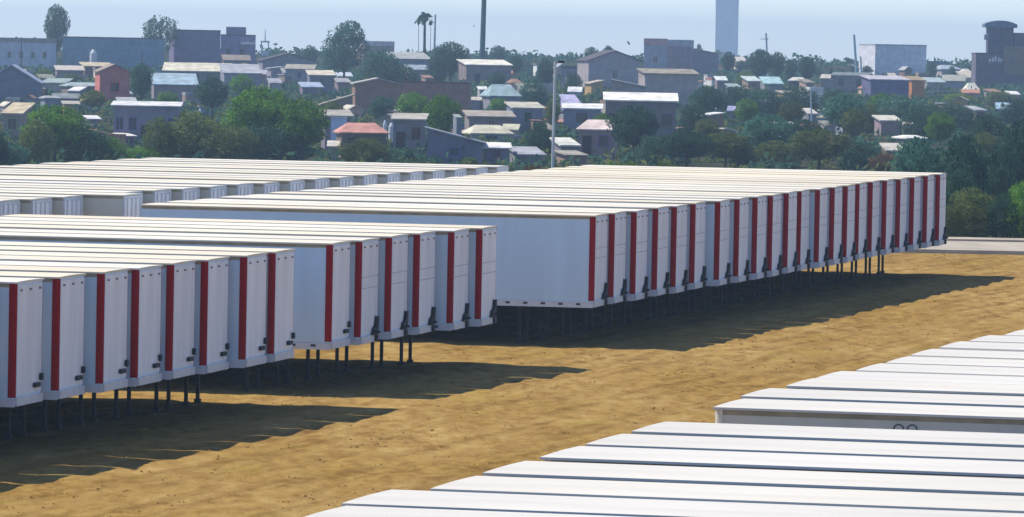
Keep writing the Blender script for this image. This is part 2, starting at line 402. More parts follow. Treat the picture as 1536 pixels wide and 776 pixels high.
# ------------------------------------------------------------------ foliage
def leaf_mat(name, c1, c2, c3):
    m = bpy.data.materials.new(name); m.use_nodes = True; n = m.node_tree; L = n.links
    for q in list(n.nodes):
        if q.type == 'BSDF_PRINCIPLED': n.nodes.remove(q)
    out = n.nodes['Material Output']
    ge = n.nodes.new('ShaderNodeNewGeometry'); rp = n.nodes.new('ShaderNodeValToRGB'); e = rp.color_ramp.elements; e.new(.5)
    for k, (q, c) in enumerate(((0, c1), (.55, c2), (1, c3))): e[k].position = q; e[k].color = (*c, 1)
    tc = n.nodes.new('ShaderNodeTexCoord'); nz = n.nodes.new('ShaderNodeTexNoise'); nz.inputs['Scale'].default_value = 4.5; nz.inputs['Detail'].default_value = 2
    L.new(tc.outputs['Object'], nz.inputs['Vector'])
    mx = n.nodes.new('ShaderNodeMath'); mx.operation = 'MULTIPLY_ADD'; mx.inputs[1].default_value = .45
    s2 = n.nodes.new('ShaderNodeMath'); s2.operation = 'MULTIPLY_ADD'; s2.inputs[1].default_value = 1.9; s2.inputs[2].default_value = -.68
    L.new(nz.outputs[0], s2.inputs[0]); L.new(ge.outputs['Random Per Island'], mx.inputs[0]); L.new(s2.outputs[0], mx.inputs[2]); L.new(mx.outputs[0], rp.inputs[0])
    oi = n.nodes.new('ShaderNodeObjectInfo'); hs = n.nodes.new('ShaderNodeHueSaturation')
    mr = n.nodes.new('ShaderNodeMapRange'); mr.inputs['To Min'].default_value = .95; mr.inputs['To Max'].default_value = 1.6
    L.new(oi.outputs['Random'], mr.inputs['Value']); L.new(mr.outputs[0], hs.inputs['Value']); L.new(rp.outputs[0], hs.inputs['Color'])
    d = n.nodes.new('ShaderNodeBsdfDiffuse'); t = n.nodes.new('ShaderNodeBsdfTranslucent'); mi = n.nodes.new('ShaderNodeMixShader'); mi.inputs[0].default_value = .42
    L.new(hs.outputs[0], d.inputs[0]); L.new(hs.outputs[0], t.inputs[0]); L.new(d.outputs[0], mi.inputs[1]); L.new(t.outputs[0], mi.inputs[2]); L.new(mi.outputs[0], out.inputs[0])
    return m
LM = {
 'green': leaf_mat('fresh foliage', (.025,.070,.012), (.09,.20,.025), (.20,.36,.06)),
 'dark':  leaf_mat('dark foliage', (.018,.048,.032), (.038,.095,.060), (.08,.16,.09)),
 'olive': leaf_mat('olive foliage', (.045,.065,.020), (.10,.135,.040), (.19,.22,.07)),
 'teal':  leaf_mat('grey green foliage', (.024,.070,.052), (.055,.14,.095), (.11,.22,.14)),
 'lime':  leaf_mat('bright scrub foliage', (.05,.08,.012), (.12,.19,.03), (.22,.30,.06)),
 'brown': leaf_mat('dry scrub', (.05,.032,.015), (.12,.08,.035), (.20,.14,.06)),
}
M_bark = mat('bark', (.09,.065,.045), .9, var=.4, scale=6)
M_straw = None
def leaves(mb, pts, size, rnd):
    for p in pts:
        n = Vector((rnd.gauss(0,1), rnd.gauss(0,1), rnd.gauss(0,1)+.35)).normalized()
        a = n.orthogonal().normalized(); b = n.cross(a); t = rnd.random()*6.28
        u = (a*math.cos(t)+b*math.sin(t))*size*rnd.uniform(.6,1.3); v = (b*math.cos(t)-a*math.sin(t))*size*rnd.uniform(.4,.9)
        i = len(mb.v); P = Vector(p)
        mb.v += [tuple(P-u), tuple(P-v*.8+u*.1), tuple(P+u), tuple(P+v)]
        mb.f.append((i, i+1, i+2, i+3))
_tp = {}
def tree_proto(kind, var):
    """unit tree: height 1, crown about 1 wide"""
    key = (kind, var)
    if key in _tp: return _tp[key]
    rnd = random.Random(var*17 + {'round':1,'airy':2,'tall':3,'bush':4,'lean':5}[kind]*101)
    off = Vector((rnd.uniform(0,50), rnd.uniform(0,50), rnd.uniform(0,50)))
    N, size, zc_, rz_, cut, f1 = {'round': (7000, .021, .60, .40, -.10, 5.0), 'airy': (3600, .021, .64, .36, .10, 5.5), 'lean': (6500, .021, .56, .44, -.06, 5.0),
                         'tall': (6000, .024, .58, .42, -.22, 5.0), 'bush': (7000, .022, .34, .62, -.12, 4.5)}[kind]
    pts = []; k = 0
    while len(pts) < N and k < 200000:
        k += 1
        d = Vector((rnd.gauss(0,1), rnd.gauss(0,1), rnd.gauss(0,1))).normalized(); q = rnd.random()**.30
        lump = 1 + .34*NZ.noise(d*1.7+off) + .20*NZ.noise(d*4.0+off)
        x, y, z = d.x*.46*q*lump, d.y*.46*q*lump, zc_ + d.z*rz_*q*(.9+.25*(lump-1))
        if kind == 'round': x *= 1.0 if z > .5 else .92
        if kind == 'lean': sh = (z-.5); x = x*(1.0-.25*sh) + .26*sh; y *= .9
        if kind == 'tall': wv = .50+.62*min(1, max(0, z-.15)/.45); x *= wv; y *= wv
        if z < .015 or (kind != 'bush' and z < .12): continue
        if NZ.noise(Vector((x, y, z))*f1*1.6+off) < cut - .25*(1-q): continue
        pts.append((x, y, min(z, 1.02)))
    cr = MB(); leaves(cr, pts, size, rnd); tr = MB()
    bl = [pts[rnd.randrange(len(pts))] for _ in range(10)]
    # trunk and limbs
    top = Vector((rnd.uniform(-.03,.03), 0, .42 if kind != 'tall' else .8))
    tr.cyl((0,0,-.03), tuple(top*.5+Vector((.01,0,0))), .028, .022, 7); tr.cyl(tuple(top*.5+Vector((.01,0,0))), tuple(top), .022, .014, 7)
    for b in bl:
        z0 = min(b[2]-.03, top.z*rnd.uniform(.6,1)); tr.cyl((top.x*z0/top.z, 0, max(.05,z0)), (b[0], b[1], b[2]), .011, .004, 5)
    m1 = bpy.data.meshes.new('crown'); m1.from_pydata(cr.v, [], cr.f); m1.materials.append(LM['green'])
    m2 = bpy.data.meshes.new('trunk'); m2.from_pydata(tr.v, [], tr.f); m2.materials.append(M_bark)
    _tp[key] = (m1, m2); return _tp[key]
NM = {'round': 'leafy_tree', 'airy': 'airy_tree', 'tall': 'cypress_tree', 'bush': 'bush', 'lean': 'leaning_tree'}
_tc = [0]
def tree(x, yt, yb, wpx, kind, col, label, D=None, group=None, depth=1.0):
    _tc[0] += 1
    D = D or hillD(x, yb)
    z = ground_z(D); P = at(x, yb, D); top = at(x, yt, D)
    H = top.z - z; W = wpx*D/F
    o = empty(NM[kind], (P.x, D, z), random.uniform(-.5, .5) if kind != 'lean' else 0)
    m1, m2 = tree_proto(kind, _tc[0] % 3)
    for nm, me in (('crown', m1), ('trunk', m2)):
        c = bpy.data.objects.new(nm if kind != 'bush' else ('foliage' if nm == 'crown' else 'stem'), me); COL.objects.link(c); c.parent = o
        c.scale = (W, min(W, H*1.3)*depth, H)
        if nm == 'crown': c.material_slots[0].link = 'OBJECT'; c.material_slots[0].material = LM[col]
    tag(o, label, 'bush' if kind == 'bush' else 'tree', group or 'trees and bushes across the hillside')
    return o

# ------------------------------------------------------------------ houses
M_glass = mat('dark window glass', (.03,.035,.045), .15, spec=.6)
M_frame = cmat((.45,.45,.44))
M_door = mat('dark door', (.07,.05,.045), .6, var=.3)
def windows(root, X0, X1, z0, z1, yf, n, wm=M_frame, door=False, wd=None):
    if n <= 0: return
    step = (X1-X0)/(n+(1 if door else 0)); k0 = 0
    zz = z0 + (z1-z0)*.42; h = min(1.1, (z1-z0)*.36); ww = min(wd or 1.1, step*.55)
    for k in range(n + (1 if door else 0)):
        cx = X0 + step*(k+.5)
        if door and k == n//2:
            d = MB().box(cx-.42, cx+.42, yf-.05, yf-.002, z0+.02, z0+min(2.05, (z1-z0)*.8)).build('door', M_door, root)
            MB().box(cx+.28, cx+.34, yf-.09, yf-.051, z0+1.0, z0+1.06).build('handle', M_alu, d); continue
        f = MB(); b = .07
        f.box(cx-ww/2-b, cx+ww/2+b, yf-.07, yf-.002, zz-b, zz-.001); f.box(cx-ww/2-b, cx+ww/2+b, yf-.07, yf-.002, zz+h+.001, zz+h+b)
        f.box(cx-ww/2-b, cx-ww/2, yf-.07, yf-.002, zz, zz+h); f.box(cx+ww/2, cx+ww/2+b, yf-.07, yf-.002, zz, zz+h); f.box(cx-.02, cx+.02, yf-.06, yf-.031, zz, zz+h)
        fo = f.build('window', wm, root)
        MB().box(cx-ww/2, cx+ww/2, yf-.03, yf-.003, zz, zz+h).build('pane', M_glass, fo)
def house(x0, x1, yt, ye, yb, wall, roof, label, kind='slab', D=None, n=2, door=False, depth=6.0, yaw=None, name='house', cat='house', group='houses on the far hillside', over=.25, base=None, Dy=None):
    """x0..x1 roof extent, yt back/top edge of roof, ye eave (front), yb where the wall meets the ground (decides distance)"""
    xm = (x0+x1)/2
    D = D or hillD(xm, Dy or yb)
    hr = random.Random(int(x0*7+yt)); yaw = hr.choice((hr.uniform(-.2, .1), hr.uniform(.12, .34), hr.uniform(.12,.34))) if yaw is None and n*0+x1-x0 < 90 else (yaw or 0)
    k = D/F; zg = ground_z(D)
    P = at(xm, ye, D); W = (x1-x0)*k/2; zE = P.z; rise = (ye-yt)*k
    zE = max(zE, zg+.8)
    o = empty(name, (P.x, D, zg), yaw); hE = zE - zg
    ov = min(over, W*.2); Wi = W-ov
    hr2 = random.Random(int(x0*13+ye*3)); lw = sum(wall)/3; wmix = hr2.uniform(.55, .95) if name != 'hall' and name not in ('warehouse','apartment_block','tower_building') and max(wall) < .5 else 0
    tgt = hr2.choice(((1.25,1.0,.78), (1.1,1.02,.92), (1.45,.92,.70), (1.0,1.0,1.0)))
    bf_ = hr2.uniform(1.0, 1.35); wall = tuple((c*(1-wmix) + lw*t_*wmix)*bf_ for c, t_ in zip(wall, tgt))
    if kind != 'hip' and max(roof) > .5 and hr2.random() < .6 and x1-x0 < 100 and min(roof) > .4: q_ = hr2.uniform(.40, .85); roof = tuple(c*q_*k_ for c, k_ in zip(roof, (1.03,.97,.86)))
    wm = cmat(wall, var=.25); rm = cmat(roof, var=.35)
    if kind == 'slab':      # thick lean-to roof rising away from the camera
        dp = depth; th = min(.14, max(.06, rise*.3)); rs = max(.02, rise + dp*max(0,(zE-ZC))/D*0)
        MB().prism([(0, -.5), (dp, -.5), (dp, hE+rs-th-.01), (0, hE-th-.01)], 'x', -Wi, Wi).build('wall', wm, o)
        sl = rs/dp
        MB().prism([(-ov, hE-sl*ov-th), (dp+ov, hE+rs+sl*ov-th), (dp+ov, hE+rs+sl*ov), (-ov, hE-sl*ov)], 'x', -W, W).build('roof', rm, o)
    elif kind == 'flat':    # flat top with parapet
        wl = MB().box(-W, W, 0, depth, -.5, hE); wl.build('wall', wm, o)
        th = max(.12, rise)
        cp = MB(); t = .16
        cp.box(-W-.03, W+.03, -.03, t, hE+.001, hE+th); cp.box(-W-.03, W+.03, depth-t, depth+.03, hE+.001, hE+th)
        cp.box(-W-.03, -W+t, t+.001, depth-t-.001, hE+.001, hE+th); cp.box(W-t, W+.03, t+.001, depth-t-.001, hE+.001, hE+th)
        cp.build('parapet', rm, o)
    elif kind == 'gable':   # gable end faces the camera, apex fraction .5
        th = .16
        MB().prism([(-Wi, -.5), (Wi, -.5), (Wi, hE), (0, hE+rise), (-Wi, hE)], 'y', 0, depth).build('wall', wm, o)
        s = rise/Wi if Wi else 0
        MB().prism([(-W, hE-s*ov+.01), (0, hE+rise+.01), (W, hE-s*ov+.01), (W, hE-s*ov+th), (0, hE+rise+th), (-W, hE-s*ov+th)], 'y', -ov, depth+ov).build('roof', rm, o)
    elif kind == 'hip':     # pitched roof, ridge parallel to the picture
        MB().box(-Wi, Wi, 0, depth, -.5, hE-.02).build('wall', wm, o)
        h = depth/2+ov; q = min(W*.45, h*.6); r = MB()
        r.v = [(-W,-ov,hE),(W,-ov,hE),(W,depth+ov,hE),(-W,depth+ov,hE),(-W+q,depth/2,hE+rise),(W-q,depth/2,hE+rise),(-W,-ov,hE-.12),(W,-ov,hE-.12),(W,depth+ov,hE-.12),(-W,depth+ov,hE-.12)]
        r.f = [(0,1,5,4),(1,2,5),(2,3,4,5),(3,0,4),(6,9,8,7),(6,7,1,0),(7,8,2,1),(8,9,3,2),(9,6,0,3)]
        r.build('roof', rm, o)
    elif kind in ('left', 'right'):   # mono slope seen from the side: high on one side
        a, b = (hE, hE+rise) if kind == 'right' else (hE+rise, hE); th = .15
        MB().prism([(-Wi, -.5), (Wi, -.5), (Wi, b), (-Wi, a)], 'y', 0, depth).build('wall', wm, o)
        MB().prism([(-W, a+.01), (W, b+.01), (W, b+th), (-W, a+th)], 'y', -ov, depth+ov).build('roof', rm, o)
    windows(o, -Wi, Wi, 0, hE, 0, hr.choice((0, n-1, n-1, n)) if n < 5 else n, wm=cmat(tuple(c*hr.choice((.5,.8,1.5)) for c in wall)), door=door, wd=hr.choice((.6,.8,1.1)))
    tag(o, label, cat, group)
    return o
BL=(.20,.23,.34); PU=(.20,.16,.26); BR=(.26,.17,.12); GY=(.30,.31,.36); PA=(.50,.51,.55); WH=(.78,.76,.72); CR=(.72,.64,.48); PK=(.60,.20,.17); TE=(.17,.26,.32); TI=(.60,.30,.24); RG=(.45,.45,.46); DR=(.12,.10,.11)
H = house
# ridge line, left to right
H(-14,78,57,64,104,PA,(.70,.68,.64),'long pale flat-roofed building at the far left of the ridge','flat',n=5,name='flat_building',cat='building',depth=10)
H(94,240,56,58,104,TE,(.12,.12,.10),'long blue-green warehouse right of the tall dark cypress','flat',n=0,name='warehouse',cat='building',depth=14)
h=H(262,331,45,47,104,PU,DR,'dark purple block with stepped top beside the feathery tree','flat',n=3,name='apartment_block',cat='building',depth=9)
h=H(331,375,52,54,103,(.18,.15,.27),DR,'dark block with a square roof tower and small white balcony','flat',n=2,name='apartment_block',cat='building',depth=9)
kx=hillD(353,103)/F
MB().box(-1.9,1.6,.4,4,(103-54)*kx-.2,(103-41)*kx).build('roof_tower',cmat((.20,.18,.30)),h)
MB().box(1.2,4.0,-.9,-.01,(103-67)*kx,(103-63)*kx).build('balcony',cmat(WH),h)
H(392,476,81,92,118,(.26,.21,.27),DR,'low gabled purple-grey house on the ridge with dark roof','gable',n=2,depth=8)
H(546,592,62,69,98,BR,(.62,.58,.56),'tall brown house with pale overhanging flat roof right of the leaning tree','flat',n=1)
H(585,648,79,88,124,(.20,.22,.36),(.55,.60,.62),'blue-walled house with pale sloping roof below the palm','slab',n=2,door=True)
H(696,771,90,97,130,(.17,.14,.26),(.86,.80,.66),'dark house with bright cream roof edge at the foot of the tall pole','slab',n=2,door=True,depth=5)
H(701,716,103,108,126,(.2,.17,.25),WH,'tiny shed with white roof under the cream-edged house','slab',n=0,depth=2,name='shed',cat='shed')
H(842,884,100,103,128,(.20,.19,.34),DR,'low blue-purple building with dark flat top left of the big mauve house','flat',n=2)
H(880,966,77,92,134,(.34,.24,.30),DR,'big mauve gabled house left of the pink-topped house','gable',n=2,depth=9)
h=H(966,1001,58,68,112,(.40,.38,.46),(.66,.36,.33),'pale house tower with pink parapet on the ridge','flat',n=1,depth=5)
h=H(1001,1036,60,70,112,(.20,.17,.36),(.50,.48,.50),'dark purple house with domed grey roof top beside the pink parapet','flat',n=1,depth=7)
H(1034,1080,73,81,112,(.17,.15,.34),(.58,.54,.52),'purple house with pale roof sloping down towards the water tower','left',n=1,depth=6)
H(1073,1084,78,80,101,(.75,.71,.60),(.6,.58,.5),'narrow block painted cream as a sunlit house corner beside the tower foot','flat',n=0,depth=2,name='annex',cat='annex')  # cream colour stands in for sunlight on the neighbouring house's corner wall
H(1105,1122,86,92,108,(.70,.62,.5),WH,'small cream roof between the tower and the round trees','slab',n=0,depth=3,name='shed',cat='shed')
H(1312,1391,67,69,116,(.66,.65,.66),(.38,.42,.46),'large plain pale box building on the right of the ridge','flat',n=0,name='factory',cat='building',depth=14)
H(1391,1420,92,96,116,(.25,.32,.36),TE,'small blue-grey house just right of the pale box building','flat',n=1)
H(1410,1444,98,104,118,GY,(.40,.46,.52),'low house with slate-blue roof between pale box and dark tower','hip',n=1)
H(1444,1470,108,116,126,(.45,.42,.42),(.74,.68,.60),'house with pale beige roof against the dark tower building','slab',n=1,depth=4)
h=H(1464,1560,80,82,134,(.14,.12,.15),DR,'dark tower building with curved hipped roof turret at the right edge','flat',n=0,name='tower_building',cat='building',depth=10)
D=hillD(1512,134); k=D/F; zg=ground_z(D); X0=at(1512,134,D).x
def bx(xa,xb,ya,yb,y0,y1,nm,m,par=h):
    pa=at(xa,yb,D); pb=at(xb,ya,D); return MB().box(pa.x-X0,pb.x-X0,y0,y1,pa.z-zg,pb.z-zg).build(nm,m,par)
bx(1483,1522,38,79.6,.3,5,'turret_wall',cmat((.13,.12,.17)))
bx(1522.3,1556,50,79.6,.2,7,'upper_storey',cmat((.17,.12,.15)))
bx(1506,1556,70,112,-.25,-.02,'brown_front',cmat((.28,.20,.17)))
bx(1484,1504,93,97,-1.1,-.01,'balcony',cmat((.20,.18,.18)))
for a in (1485.5,1490,1494,1499,1502.5): bx(a-1.3,a+1.3,85+abs(a-1494)*.4,92.8,-.9,-.7,'washing',cmat((.8,.8,.76)))
bx(1478,1482.7,52,60,.8,1.6,'window_box',cmat((.35,.42,.5)))
for a in (1488,1498,1508): bx(a-2,a+2,41,47,.25,.297,'pane',M_glass)
tr=MB(); pa=at(1478,40,D); pb=at(1527,40,D); pt=at(1502,31,D)
x_0,x_1=pa.x-X0,pb.x-X0; ze=pa.z-zg; zt=pt.z-zg
prof=[(x_0,ze-.15),(x_1,ze-.15)]+[(x_0+(x_1-x_0)*(1-q),ze+(zt-ze)*math.sin(math.pi*min(1,max(0,(1-q)*.85+.08)))**.6) for q in (0,.15,.3,.45,.6,.75,.9,1)]
MB().prism(prof,'y',-.4,5.6).build('curved_roof',cmat((.16,.22,.30)),h)
# second rank
H(-28,62,99,124,157,(.17,.20,.33),(.42,.46,.56),'big slate-blue gable end at the left edge','gable',n=1,depth=9,yaw=.03)
H(84,128,99,105,122,(.34,.20,.20),(.60,.52,.44),'low reddish-brown house left of the pink gable','slab',n=2,depth=5)
H(125,172,94,99,121,(.24,.13,.12),CR,'dark-fronted shed with cream roof behind the pink house','slab',n=1,depth=4)
H(147,198,98,108,159,PK,(.72,.60,.50),'pink-red house with cream sloping roof','gable',n=2,door=False,depth=6)
H(60,100,118,124,140,(.22,.26,.32),(.35,.42,.38),'grey-green roofed house right of the slate-blue gable','slab',n=1,depth=5)
H(100,160,124,129,150,(.20,.20,.24),(.40,.46,.44),'low dark house with mossy roof left of the pink house','hip',n=2,depth=5)
H(80,122,141,147,163,(.17,.22,.30),(.50,.58,.64),'small house with pale blue roof above the left bushes','slab',n=1,depth=3)
H(166,272,153,158,222,(.12,.17,.36),(.74,.72,.68),'long blue-walled building with white roof edge below the pink house','slab',n=4,door=True,depth=3)
H(131,153,174,178,194,(.2,.2,.24),WH,'tiny white-roofed shed among the left bushes','slab',n=0,depth=2,name='shed',cat='shed')
H(1,36,155,169,212,(.17,.18,.33),CR,'blue-walled hut with thick cream roof at the left edge','slab',n=1,depth=4)
H(270,326,82,91,103,BR,(.60,.60,.52),'brown house with low pale gable roof under the purple block','gable',n=1,depth=5)
H(334,377,83,90,104,(.22,.16,.18),(.66,.58,.52),'house with pinkish flat roof under the stepped tower','slab',n=1,depth=3)
H(243,346,95,106,132,(.27,.22,.20),(.72,.66,.50),'long house with wide cream roof in the left middle','slab',n=4,door=True,depth=5)
H(334,394,97,109,136,(.22,.22,.36),(.46,.46,.48),'bluish house with grey roof right of the long cream roof','slab',n=2,depth=5)
H(228,298,111,126,156,(.19,.18,.38),(.38,.50,.56),'blue-violet house with teal sheet roof','slab',n=3,depth=5)
H(370,400,105,111,134,(.22,.18,.28),(.45,.42,.45),'small mauve house behind the big green tree','slab',n=1,depth=4)
H(426,472,97,103,126,(.30,.26,.32),(.66,.64,.58),'grey house with pale roof above the big green tree','slab',n=2,depth=4)
H(424,450,103,109,124,(.24,.2,.26),(.60,.62,.66),'small pale-roofed lean-to left of the cream-fronted house','slab',n=0,depth=3)
H(462,504,106,112,140,(.14,.14,.30),CR,'dark house with cream roof in the left middle','slab',n=2,depth=3)
H(506,530,109,114,124,(.2,.2,.3),(.58,.62,.66),'little house with light grey roof left of the brown hall','slab',n=1,depth=3)
H(505,528,118,123,138,(.2,.2,.28),(.52,.54,.60),'lower grey-roofed shack left of the brown hall','slab',n=0,depth=3)
H(530,606,119,127,170,(.30,.18,.12),(.50,.46,.40),'brown hall end with low arched roof edge','gable',n=0,depth=9,name='hall',cat='building')
H(604,706,123,125,186,(.29,.17,.13),(.20,.13,.11),'wide plain brown hall wall behind the round green trees','flat',n=0,depth=9,name='hall',cat='building')
H(480,532,143,159,180,(.24,.19,.16),(.62,.60,.52),'low shed with pale roof rising to the right','right',n=0,depth=4)
H(484,531,166,173,240,(.15,.17,.28),WH,'narrow dark house with bright white roof above the tiled roof','slab',n=0,depth=3,Dy=226)
H(497,520,176,178,236,(.55,.60,.70),(.6,.62,.66),'pale lilac wall block under the bright white roof','flat',n=1,depth=1.2,D=hillD(508,226)-4)
H(490,509,212,219,240,(.30,.24,.2),WH,'small shed with white roof at the yard edge','slab',n=0,depth=2,name='shed',cat='shed')
H(508,584,185,199,240,(.20,.15,.12),TI,'brown house with salmon tiled roof','hip',n=2,door=True,depth=5)
H(586,640,171,178,240,(.15,.20,.36),WH,'blue-walled house with white roof left of the round trees','slab',n=2,depth=3,door=True,Dy=232)
H(636,728,194,216,246,(.14,.17,.36),(.48,.56,.66),'blue house with pale roof line falling to the right','left',n=2,depth=5)
H(684,694,172,176,240,(.2,.22,.30),(.5,.6,.62),'tiny pale-topped shed right of the round trees','slab',n=0,depth=2,name='shed',cat='shed')
H(700,775,167,174,206,(.26,.22,.30),(.82,.76,.70),'house with long cream roof left of the lamp post','slab',n=2,depth=3)
H(704,772,188,200,218,(.42,.40,.30),(.66,.62,.46),'cluttered cream-roofed house below the long cream roof','hip',n=2,depth=4)
H(722,768,215,221,246,(.20,.17,.27),(.84,.80,.74),'low house with white roof nearest the trailers','slab',n=2,depth=3)
H(718,733,130,134,158,(.35,.36,.42),WH,'small white-topped house right of the brown hall','slab',n=0,depth=2)
H(733,783,127,144,170,(.24,.18,.27),(.34,.45,.46),'mauve house with grey-green roof','hip',n=2,depth=6)
H(783,820,126,138,160,(.22,.24,.24),(.48,.56,.48),'low house with pale green roof left of the lamp post','slab',n=1,depth=5)
H(766,818,154,161,198,(.17,.20,.36),(.74,.74,.66),'blue house with whitish roof just left of the lamp post','slab',n=2,depth=3)
H(756,786,168,178,196,(.34,.26,.3),CR,'shack with tilted cream roof','slab',n=0,depth=3)
H(752,778,187,194,214,(.3,.28,.26),(.66,.66,.52),'shack with yellowish roof','slab',n=0,depth=3)
H(774,820,222,231,246,(.26,.25,.30),(.42,.42,.44),'flat grey-roofed shed left of the lamp post base','slab',n=0,depth=4)
H(842,904,156,162,200,(.16,.18,.36),(.80,.78,.72),'blue house with white roof right of the lamp post','slab',n=2,depth=3)
H(851,873,131,137,152,(.30,.34,.44),WH,'small white-roofed house above the blue house','slab',n=0,depth=2)
H(847,872,143,154,166,(.40,.36,.56),(.50,.48,.66),'lavender-walled shack right of the lamp post','slab',n=0,depth=3)
H(864,922,180,194,238,(.15,.21,.40),(.76,.62,.55),'blue house with thick rounded pinkish-cream roof','hip',n=2,door=True,depth=4)
H(838,872,208,217,240,(.2,.2,.28),(.76,.74,.64),'low shed with pale roof beside the rounded cream roof','slab',n=0,depth=2.5,name='shed',cat='shed')
H(845,884,233,238,246,(.3,.28,.25),(.6,.58,.52),'flat slab-roofed shed at the yard edge right of the lamp post','slab',n=0,depth=3,name='shed',cat='shed')
H(905,1018,140,150,232,(.10,.15,.40),(.90,.86,.76),'long blue building with brilliant white roof','slab',n=4,depth=3.5,Dy=215)
H(914,968,121,131,168,(.22,.24,.38),(.46,.50,.58),'house with slate roof falling to the right above the long white roof','left',n=1,depth=5)
H(963,1052,104,110,162,(.24,.28,.40),(.76,.72,.62),'grey-blue house with white roof edge under the pink parapet','slab',n=3,depth=3)
H(1074,1092,115,120,140,(.16,.2,.3),(.76,.8,.74),'small white-roofed house below the tower','slab',n=1,depth=2)
H(1061,1071,112,115,132,(.66,.68,.72),WH,'narrow white wall block below the tower','flat',n=0,depth=2,name='annex',cat='annex')
H(1120,1143,115,121,138,(.16,.25,.30),(.62,.70,.64),'pale green-roofed house right of the yellow-green bush','slab',n=1,depth=3)
H(1145,1176,116,125,142,(.17,.26,.36),(.42,.62,.62),'house with light teal roof','slab',n=1,depth=4)
H(1055,1082,157,166,190,(.24,.32,.50),(.36,.50,.62),'pale blue house among the dark trees','slab',n=1,depth=4)
H(1090,1120,160,166,184,(.28,.26,.44),(.34,.34,.50),'lilac-grey house half hidden in the dark trees','slab',n=1,depth=4)
H(1230,1246,112,117,136,(.2,.24,.3),WH,'tiny white-roofed house right of the dark oval tree','slab',n=0,depth=2)
H(1246,1304,109,113,140,(.19,.22,.32),(.42,.50,.56),'long low house with grey roof left of the pale box building','slab',n=3,depth=3)
H(1276,1312,116,124,140,(.24,.24,.34),(.48,.48,.58),'lilac-roofed shack under the long low house','slab',n=0,depth=4)
H(1302,1368,114,119,150,(.15,.14,.24),(.56,.52,.54),'purple-blue hall below the pale box building','slab',n=0,depth=4,name='hall',cat='building')
H(1365,1390,115,120,149,(.56,.24,.08),(.84,.66,.44),'small house with a bright orange wall','slab',n=1,depth=3)
H(1390,1420,117,123,140,(.2,.3,.34),(.42,.5,.5),'small teal house right of the orange wall','slab',n=1,depth=4)
H(1412,1448,113,121,138,(.22,.26,.38),(.62,.66,.64),'house with pale green-grey roof left of the dark tower building','slab',n=1,depth=4)
H(1303,1322,176,180,200,(.46,.56,.60),(.6,.66,.64),'small pale mint house in the right-hand trees','flat',n=1,depth=3)
H(1318,1354,174,180,204,(.15,.20,.34),(.78,.78,.72),'dark blue house with white roof in the right-hand trees','slab',n=1,depth=2.5)
H(1328,1358,216,225,240,(.16,.14,.13),(.88,.86,.80),'small shed with gleaming white roof nearest the long row','slab',n=0,depth=2.5,name='shed',cat='shed')
H(1211,1228,163,170,184,(.2,.22,.28),(.78,.76,.74),'tiny shed with white roof among bushes','slab',n=0,depth=2.5,name='shed',cat='shed')
H(1237,1256,182,188,208,(.34,.30,.38),(.66,.68,.64),'mauve shed with pale roof among the olive bushes','slab',n=0,depth=2.5,name='shed',cat='shed')
H(1258,1273,181,187,204,(.25,.25,.3),(.72,.74,.7),'little shed with two-tone roof right of the mauve shed','slab',n=0,depth=2,name='shed',cat='shed')
H(1154,1188,200,206,222,(.15,.2,.18),(.36,.46,.40),'low shed with mossy roof in the central trees','slab',n=0,depth=3,name='shed',cat='shed')
H(1280,1292,190,194,208,(.36,.44,.58),(.5,.56,.66),'pale blue shed near the mint house','slab',n=0,depth=2,name='shed',cat='shed')
H(1456,1474,162,168,180,(.34,.44,.50),(.55,.64,.62),'small pale hut on the right-hand slope','slab',n=0,depth=2.5,name='hut',cat='hut')
H(1494,1524,155,163,172,(.2,.28,.44),(.36,.50,.60),'blue hut with teal roof on the right-hand slope','slab',n=0,depth=3,name='hut',cat='hut')
H(1450,1470,127,137,142,(.6,.56,.46),(.84,.80,.66),'small cream domed hut below the dark tower building','hip',n=0,depth=2.5,name='hut',cat='hut')

M_pw0 = None
def wall_run(x0, x1, yt, yb, col, label):
    D = hillD((x0+x1)/2, yb); k = D/F; P = at((x0+x1)/2, yb, D); zg = ground_z(D); h = at((x0+x1)/2, yt, D).z-zg; W = (x1-x0)*k/2
    o = empty('boundary_wall', (P.x, D, zg), random.uniform(-.15,.15))
    MB().box(-W, W, 0, .2, -.4, h-.09).build('wall', cmat(col, var=.4), o); MB().box(-W-.03, W+.03, -.03, .23, h-.088, h).build('coping', cmat(tuple(min(.8,c*1.25) for c in col)), o)
    tag(o, label, 'wall', 'boundary walls between the hillside houses')
wall_run(84,132,112,124,(.42,.34,.32),'pinkish boundary wall left of the pink-red house')
wall_run(398,430,120,132,(.36,.30,.36),'mauve boundary wall above the brightest green tree')
wall_run(232,300,152,162,(.24,.22,.40),'violet boundary wall above the olive bush mass')
wall_run(640,700,184,200,(.22,.26,.40),'bluish boundary wall right of the larger round green tree')
wall_run(772,830,204,216,(.34,.36,.36),'grey boundary wall left of the lamp post')
wall_run(836,866,222,234,(.48,.46,.42),'pale boundary wall right of the lamp post')
wall_run(1080,1130,148,158,(.20,.28,.42),'blue-grey boundary wall in the dark thicket')
wall_run(1236,1290,124,134,(.30,.30,.42),'lilac boundary wall below the long low house')
wall_run(1392,1450,136,146,(.40,.42,.28),'greenish boundary wall left of the cream hut')
wall_run(1376,1440,176,184,(.24,.30,.38),'grey-blue boundary wall above the spreading tree')
wall_run(20,70,172,182,(.22,.24,.36),'dark blue boundary wall right of the cream-roofed hut')
wall_run(470,505,134,146,(.26,.24,.40),'violet boundary wall left of the brown hall')
H(40,66,178,184,206,(.18,.2,.32),(.55,.6,.66),'small hut with pale roof right of the thick cream roof','slab',n=1,depth=2.5,name='hut',cat='hut')
